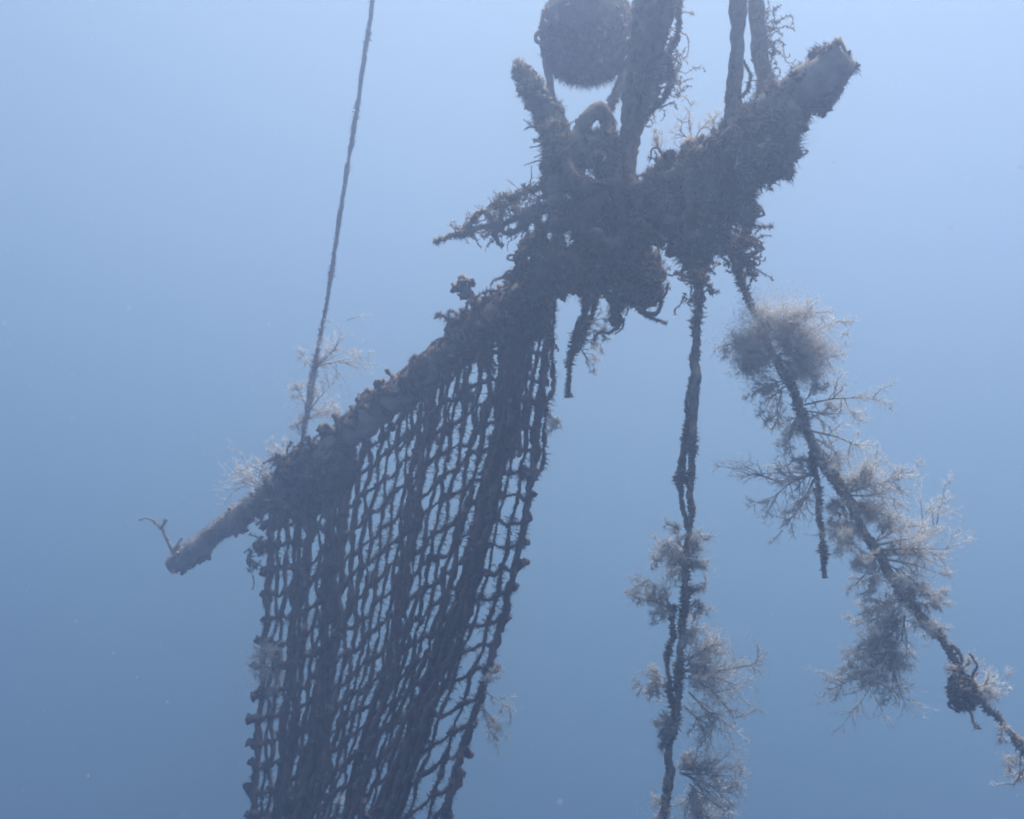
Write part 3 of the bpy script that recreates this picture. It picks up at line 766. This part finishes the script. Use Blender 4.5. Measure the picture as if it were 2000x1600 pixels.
tangle("weed_clump", "hoary tufted weed around the foot of the broken stub",
       [(1050, 250), (1080, 228), (1110, 240), (1120, 290), (1105, 350), (1062, 350), (1058, 310), (1066, 280)],
       3.05, 70, 40, 6, lr=(6, 11), cr=(.002, .004), cord_n=14, mat=M_FUZZ, hair=(.008, .034), nspike=5000)
tangle("curly_weed", "looping dry weed strands dangling along the thickest rope",
       [(1312, -40), (1330, -40), (1326, 60), (1318, 110), (1322, 160), (1300, 200), (1262, 232), (1262, 205), (1284, 160), (1290, 110), (1310, 60)],
       2.95, 0, 60, 7, cr=(.0012, .0030), cord_n=22, turn=.55, cmat=M_WEED, per=500, cat="seaweed", wraps=[([(1332, -60, 2.9, 3.5), (1326, 40, 2.9, 3.5), (1316, 85, 2.9, 4), (1304, 108, 2.9, 3.5), (1312, 150, 2.9, 4), (1306, 180, 2.9, 4), (1285, 210, 2.92, 4), (1262, 226, 2.95, 3)], M_WAD), ([(1302, 105, 2.9, 4), (1288, 140, 2.9, 3), (1284, 180, 2.92, 3), (1275, 205, 2.93, 2.5)], M_WEED)])
tangle("curly_weed", "wispy curled weed hanging off the thick dark upright rope",
       [(1500, -40), (1530, -40), (1520, 60), (1548, 60), (1552, 72), (1518, 90), (1525, 160), (1506, 180), (1498, 120), (1494, 40)],
       2.9, 0, 34, 8, cr=(.0010, .0022), cord_n=18, turn=.6, cmat=M_WEED, per=900, cat="seaweed")
tangle("curly_weed", "curled weed where the trailing rope leaves the tangle",
       [(1405, 470), (1440, 440), (1478, 420), (1478, 520), (1455, 530), (1430, 540), (1400, 520)],
       2.95, 6, 60, 9, lr=(5, 8), cr=(.0014, .0034), cord_n=18, turn=.7, cmat=M_WAD, per=1100, cat="seaweed", nspike=300)
tangle("weed_clump", "small weed knot curling beside the top of the straight hanging rope",
       [(1330, 515), (1400, 515), (1392, 560), (1375, 600), (1350, 600), (1335, 570)],
       3.0, 0, 34, 10, cr=(.0014, .0034), cord_n=15, turn=.7, cmat=M_WAD, per=1100)
tangle("growth_clump", "compact dark clump of growth stuck on the trailing rope's lower end",
       [(1850, 1345), (1858, 1325), (1885, 1318), (1912, 1335), (1918, 1370), (1900, 1388), (1868, 1386), (1855, 1365)],
       2.72, 90, 8, 11, lr=(6, 11), mat=M_NET, nspike=2600, thick=1.0)
tangle("weed_sprig", "ragged weed tassel dangling from the net's upper outer corner",
       [(510, 1040), (525, 1040), (520, 1090), (500, 1100), (495, 1150), (482, 1150), (476, 1090), (460, 1082), (490, 1072)],
       4.35, 8, 22, 12, lr=(4, 7), cr=(.002, .004), cord_n=12, turn=.6, cmat=M_WAD, nspike=700, cat="seaweed")

def sprig(name, label, ctrls, lumps=(), seed=0, mat=M_WAD):
    g = np.random.default_rng(900 + seed)
    c0 = ctrls[0][0]; root = thing(name, label, "seaweed", W(c0[:3]))
    f = MB()
    for k, c in enumerate(ctrls):
        P, R = path(c, 4, 2.0, seed + k)
        MB().add(*tube(P, R, 7, .5, 1, seed + k)).build("stalk", mat, root)
        f.add(*fuzz(P, R, 1600, .004, .018, .0009, g))
    for k, (x, y, d, r) in enumerate(lumps):
        MB().add(*lump(W([x, y, d]), r * d / F, 3, .8, k + seed)).build("knob", mat, root)
    f.build("fine_growth", M_FUZZ, root, "stuff")

sprig("weed_sprig", "thin crooked twig with a drooping tip on the pole's bare lower end",
      [[(346, 1092, 4.88, 3.7), (332, 1066, 4.88, 3.4), (318, 1038, 4.88, 2.8), (308, 1024, 4.88, 2.5), (298, 1015, 4.88, 1.9), (284, 1012, 4.88, 0.9), (272, 1016, 4.88, 0.5)],
       [(314, 1032, 4.88, 2.2), (322, 1020, 4.88, 2.5), (325, 1014, 4.88, 2.5)], [(342, 1082, 4.88, 2.5), (348, 1062, 4.88, 2.5), (355, 1050, 4.88, 1.2)]], [(323, 1016, 4.88, 3.1), (349, 1068, 4.88, 3.7)], 1, M_POLE)
sprig("weed_sprig", "knobbly branched sprig standing on the netted part of the pole",
      [[(938, 592, 3.5, 10), (925, 582, 3.5, 8), (912, 570, 3.5, 8), (902, 556, 3.5, 7)], [(910, 568, 3.5, 6), (896, 566, 3.5, 5), (888, 560, 3.5, 4)], [(914, 566, 3.5, 6), (920, 552, 3.5, 5)]],
      [(903, 550, 3.5, 11), (890, 562, 3.5, 8), (919, 550, 3.5, 7), (905, 578, 3.5, 8)], 2)
sprig("weed_sprig", "crooked twig dangling under the drooping fuzzy weed lump",
      [[(1285, 560, 3.08, 4), (1292, 590, 3.07, 4), (1284, 612, 3.07, 3.5), (1262, 612, 3.06, 3), (1242, 604, 3.06, 3)], [(1250, 608, 3.06, 3), (1275, 620, 3.06, 3), (1302, 632, 3.06, 1.8)],
       [(1290, 588, 3.07, 2), (1302, 572, 3.06, 1.8), (1306, 552, 3.06, 1.5)], [(1210, 640, 3.1, 4), (1190, 650, 3.1, 3), (1172, 648, 3.1, 2), (1160, 664, 3.1, 1.5)]], [], 4)
sprig("weed_sprig", "short twigs poking out where the trailing rope leaves the tangle",
      [[(1460, 505, 2.95, 2.5), (1474, 496, 2.95, 2), (1492, 482, 2.95, 1.2)], [(1465, 440, 2.9, 2.5), (1486, 442, 2.9, 1.6)], [(1455, 540, 2.98, 3), (1470, 535, 2.98, 3), (1480, 538, 2.98, 2)]], [], 5)
sprig("weed_sprig", "lumpy sprig bridging two bumps midway up the pole",
      [[(700, 800, 3.92, 9), (712, 782, 3.92, 10), (735, 772, 3.86, 9), (752, 764, 3.82, 7), (772, 752, 3.78, 7), (785, 735, 3.78, 6), (805, 715, 3.72, 5), (820, 705, 3.68, 5)],
       [(745, 766, 3.82, 6), (744, 750, 3.82, 7)], [(803, 714, 3.72, 4), (806, 700, 3.72, 4), (812, 694, 3.67, 4)], [(822, 706, 3.68, 6), (838, 712, 3.65, 5)]],
      [(702, 778, 3.92, 9), (744, 750, 3.82, 9), (825, 703, 3.68, 10), (700, 800, 3.92, 7), (720, 764, 3.74, 6), (775, 742, 3.78, 6), (636, 843, 3.85, 11)], 3)

# ------------------------------------------------------------------ feathery hydroids
def frond(base, tip, g, spread=.5, dens=1.0, fine=1.0, thick=1.0):
    """one pinnate plume from base to tip (world points): stem mesh and plume mesh"""
    L = np.linalg.norm(tip - base)
    b0, bz = spikes(base[None], (tip - base)[None], L, .0032 * thick * (L / .12) ** .5, .22, g)
    stem = MB().add(*b0); pl = MB()
    n1 = int(max(5, 10 * dens))
    t = np.sort(g.uniform(.05, 1.0, (1, n1)), 1)
    p, d = along(bz, t)
    D = unit(d * .75 + spread * 1.5 * rdir(n1, g))
    l1 = L * (.25 + .42 * g.random(n1)) * (1 - .45 * t[0]) * (.6 + spread)
    s1, z1 = spikes(p, D, l1, .0020 * thick, .22, g); stem.add(*s1)
    n2 = int(6 * dens) + 2
    t = g.uniform(.12, 1.0, (n1, n2)); p, d = along(z1, t)
    D = unit(d * .85 + .75 * rdir(len(p), g))
    l2 = np.repeat(l1, n2) * (.22 + .30 * g.random(len(p)))
    s2, z2 = spikes(p, D, l2, .0012 * thick, .25, g); pl.add(*s2)
    n3 = int(4 * fine) + 2
    t = g.uniform(.1, 1.0, (len(p), n3)); p3, d3 = along(z2, t)
    D = unit(d3 * .8 + .8 * rdir(len(p3), g))
    l3 = (.008 + .016 * g.random(len(p3))) 
    s3, _ = spikes(p3, D, l3, .00072, .25, g); pl.add(*s3)
    return stem, pl

def hydroid(label, d, bases, seed, group="feathery hydroid tufts", dens=1.0, fine=1.0, spread=.5, puff=0, thick=1.0):
    """bases: (bx, by, tx, ty) in px for each frond"""
    g = np.random.default_rng(2000 + seed)
    bx, by = bases[0][0], bases[0][1]
    root = thing("hydroid_tuft", label, "hydroid", W([bx, by, d]), group)
    for k, (x0, y0, x1, y1) in enumerate(bases):
        reps = 2 if g.random() < .5 or label.startswith('largest') else 1
        for r in range(reps):
            L = math.hypot(x1 - x0, y1 - y0)
            jt = g.normal(size=2) * L * (.0 if r == 0 else .20)
            sc = 1.0 if r == 0 else g.uniform(.55, .95)
            tip = W([x0 + (x1 - x0) * sc + jt[0], y0 + (y1 - y0) * sc + jt[1], d + g.normal() * L * .45 * d / F])
            st, pl = frond(W([x0 + g.normal() * 2, y0 + g.normal() * 2, d]), tip, g, spread, dens, fine, thick)
            s = st.build("stalk", M_HSTEM, root)
            pl.build("plume", M_HYD, s, "stuff")
    if puff:
        n = int(puff * 1.5)
        c = np.array([(b[0] * .45 + b[2] * .55, b[1] * .45 + b[3] * .55) for b in bases])
        k = g.integers(0, len(c), n)
        q = np.column_stack([c[k] + g.normal(size=(n, 2)) * 22, d - .03 + g.normal(size=n) * .035]); n = len(q)
        MB().add(*spikes(W(q), rdir(n, g), g.uniform(.008, .022, n), .0006, .3, g)[0]).build("haze_of_fine_branchlets", M_HYD, root, "stuff")

hydroid("open feathery hydroid, upper of the tufts on the thin lone line", 4.12,
        [(616, 722, 690, 645), (618, 715, 718, 690), (616, 724, 588, 690)], 1, dens=.8, fine=.9)
hydroid("fuzzy hydroid low on the thin lone line, just above the pole", 4.17,
        [(598, 806, 650, 742), (600, 800, 580, 756), (596, 825, 655, 790), (597, 815, 572, 840)], 2, fine=1.2, puff=500)
hydroid("fan-shaped hydroid on the pole beside the net's lashed outer corner", 4.38,
        [(515, 955, 432, 928), (516, 950, 462, 900), (520, 945, 500, 890), (512, 965, 478, 985), (540, 905, 552, 868)], 3, dens=.8)
hydroid("soft round hydroid puff on the net's outer side edge", 4.05,
        [(560, 1300, 500, 1280), (560, 1310, 498, 1320), (558, 1320, 520, 1352), (560, 1290, 522, 1262)], 4, puff=900, fine=1.2)
hydroid("spiky hydroid spreading from the net's inner side edge near the bottom", 3.0,
        [(945, 1350, 1005, 1385), (945, 1340, 975, 1310), (942, 1375, 985, 1430), (940, 1385, 962, 1450)], 5, dens=.75, fine=.8)
hydroid("wiry hydroid off the short frayed rope end", 3.15,
        [(1128, 668, 1165, 725), (1130, 655, 1170, 680), (1142, 630, 1190, 620), (1140, 640, 1180, 655), (1070, 800, 1082, 840)], 6, dens=.8, fine=.8)
hydroid("bare branching hydroid on top of the dark mass under the pole's upper end", 3.05,
        [(1350, 275, 1340, 208), (1355, 272, 1385, 225), (1345, 278, 1312, 240), (1375, 268, 1412, 238), (1290, 300, 1278, 262)], 7, dens=.6, fine=.5)
hydroid("first hydroid down on the straight hanging rope, around the reunited strands", 2.88,
        [(1342, 1090, 1282, 1085), (1342, 1085, 1310, 1035), (1344, 1085, 1378, 1045), (1342, 1110, 1310, 1125), (1345, 1100, 1375, 1105), (1340, 1120, 1300, 1065)], 8, puff=250)
hydroid("solitary leafy hydroid on a bare stalk, on the straight hanging rope's net side", 2.86,
        [(1322, 1195, 1240, 1152), (1318, 1190, 1275, 1195), (1318, 1188, 1268, 1130)], 9)
hydroid("thin hydroid haze on the straight hanging rope level with the solitary leafy one", 2.86,
        [(1345, 1180, 1382, 1190), (1345, 1160, 1378, 1140), (1338, 1230, 1375, 1240)], 10, dens=.8, fine=1.2)
hydroid("small hydroid beside the loose side strand low on the straight hanging rope", 2.84,
        [(1306, 1340, 1250, 1325), (1305, 1335, 1262, 1355), (1304, 1325, 1268, 1305)], 11, dens=.8)
hydroid("broadest hydroid on the straight hanging rope, facing the trailing rope", 2.82,
        [(1340, 1290, 1420, 1240), (1340, 1310, 1450, 1335), (1345, 1320, 1440, 1380), (1345, 1350, 1430, 1440), (1335, 1380, 1390, 1430), (1340, 1300, 1385, 1270), (1342, 1330, 1400, 1330), (1335, 1260, 1362, 1225)], 12, puff=900)
hydroid("little hydroid under the loose side strand of the straight hanging rope", 2.8,
        [(1312, 1420, 1288, 1450), (1314, 1405, 1284, 1410), (1335, 1470, 1350, 1500)], 13)
hydroid("bottom hydroid bush on the straight hanging rope at the picture's lower edge", 2.78,
        [(1325, 1505, 1445, 1500), (1330, 1510, 1450, 1560), (1345, 1530, 1430, 1600), (1345, 1550, 1390, 1625), (1330, 1500, 1400, 1490), (1350, 1540, 1360, 1620), (1300, 1560, 1285, 1600)], 14, puff=700)
hydroid("largest palest hydroid cloud, first down on the trailing rope", 2.95,
        [(1490, 650, 1420, 690), (1495, 660, 1440, 725), (1490, 640, 1480, 600), (1500, 650, 1580, 590), (1510, 660, 1640, 650), (1520, 690, 1640, 700), (1530, 700, 1600, 740), (1505, 655, 1545, 620), (1500, 670, 1460, 660), (1540, 700, 1630, 680), (1515, 680, 1560, 660), (1510, 690, 1470, 720)], 15, puff=11000, fine=1.2)
hydroid("drooping dense hydroid under the palest cloud on the trailing rope", 2.92,
        [(1530, 745, 1458, 770), (1532, 755, 1475, 805), (1530, 760, 1510, 825), (1528, 750, 1490, 760), (1560, 800, 1535, 870), (1560, 805, 1545, 850)], 16, puff=500)
hydroid("airy hydroid reaching outward just below the palest cloud", 2.9,
        [(1572, 790, 1690, 765), (1574, 800, 1665, 815), (1575, 820, 1640, 790), (1580, 840, 1690, 865), (1585, 850, 1650, 890), (1590, 880, 1640, 910), (1572, 785, 1600, 745)], 17, dens=.9)
hydroid("twiggy hydroid beside the dangling side strand of the trailing rope", 2.88,
        [(1592, 925, 1488, 968), (1590, 930, 1510, 935), (1590, 935, 1552, 1005), (1590, 920, 1560, 900)], 18, dens=.9, fine=.8)
hydroid("fluffy fan hydroid in the middle of the trailing rope's outer side", 2.85,
        [(1655, 965, 1765, 930), (1660, 970, 1760, 970), (1665, 980, 1740, 1010), (1655, 955, 1720, 905), (1650, 950, 1690, 920), (1665, 985, 1700, 1010)], 19, puff=700)
hydroid("dim hydroid clump filling the fork above the dangling side strand", 2.84,
        [(1650, 985, 1625, 1060), (1655, 1000, 1640, 1070), (1640, 970, 1620, 1010), (1665, 1010, 1650, 1060)], 20, puff=400)
hydroid("wide branching hydroid below the fluffy fan on the trailing rope", 2.8,
        [(1715, 1065, 1850, 1035), (1720, 1075, 1858, 1070), (1730, 1090, 1850, 1115), (1735, 1105, 1800, 1140), (1712, 1060, 1770, 1025), (1728, 1085, 1790, 1080)], 21, puff=500)
hydroid("wispy hydroid on the trailing rope's inner side above the hanging beard", 2.8,
        [(1705, 1080, 1668, 1110), (1710, 1090, 1675, 1150), (1720, 1110, 1690, 1160)], 22, fine=1.2)
hydroid("long dark hydroid beard hanging down from the trailing rope", 2.78,
        [(1770, 1170, 1690, 1190), (1765, 1180, 1680, 1260), (1765, 1200, 1700, 1310), (1755, 1240, 1690, 1370), (1750, 1260, 1740, 1370), (1770, 1200, 1755, 1300), (1730, 1290, 1655, 1315), (1760, 1190, 1720, 1250), (1740, 1240, 1715, 1340)], 23, dens=1.2, puff=1200)
hydroid("short hydroid tufts opposite the hanging beard on the trailing rope", 2.78,
        [(1785, 1175, 1842, 1185), (1780, 1165, 1835, 1155), (1790, 1195, 1820, 1245), (1775, 1160, 1800, 1150)], 24)
hydroid("sparse hydroid opposite the compact dark clump on the trailing rope", 2.72,
        [(1895, 1345, 1970, 1325), (1900, 1350, 1965, 1350), (1880, 1310, 1905, 1288), (1905, 1360, 1940, 1345), (1862, 1298, 1850, 1310)], 25, dens=.7, fine=.7)
hydroid("hydroid at the picture's edge below the trailing rope", 2.68,
        [(2000, 1470, 1968, 1495), (1995, 1475, 1990, 1525), (2010, 1480, 1972, 1550), (1960, 1410, 1955, 1440)], 26, dens=.7, fine=.7)

# ------------------------------------------------------------------ drifting specks and the water itself
def build_snow():
    g = np.random.default_rng(77)
    n = 2600
    y = g.uniform(0.5, 5.5, n)
    C = np.column_stack([g.uniform(-.75, .75, n) * y, y, y * math.tan(PITCH) + g.uniform(-.62, .62, n) * y])
    v, t = ico(1)
    r = (.0004 + .0007 * g.random(n) ** 5)
    V = (C[:, None] + v[None] * r[:, None, None]).reshape(-1, 3)
    T = (t[None] + (np.arange(n) * len(v))[:, None, None]).reshape(-1, 3)
    o = MB().add(V, None, T).build("marine_snow", M_SNOW, None, "stuff")
    tag(o, "tiny pale specks drifting through the blue water", "particles")
build_snow()

def build_haze():
    lo, hi = np.array([-4.2, -1.0, -3.2]), np.array([4.2, 6.0, 3.4])
    v = np.array([[x, y, z] for x in (lo[0], hi[0]) for y in (lo[1], hi[1]) for z in (lo[2], hi[2])])
    q = np.array([[0, 1, 3, 2], [4, 6, 7, 5], [0, 4, 5, 1], [2, 3, 7, 6], [0, 2, 6, 4], [1, 5, 7, 3]])
    m = bpy.data.materials.new("hazy_sea_water"); m.use_nodes = True
    n, l = m.node_tree.nodes, m.node_tree.links
    n.clear()
    out = n.new("ShaderNodeOutputMaterial"); pv = n.new("ShaderNodeVolumePrincipled")
    pv.inputs['Color'].default_value = (0.57, 0.70, 0.97, 1)
    pv.inputs['Density'].default_value = 0.095
    pv.inputs['Anisotropy'].default_value = 0.7
    l.new(pv.outputs['Volume'], out.inputs['Volume'])
    o = MB().add(v, q).build("haze", m, None, "stuff", False)
    tag(o, "hazy blue sea water filling the whole view", "water")
build_haze()
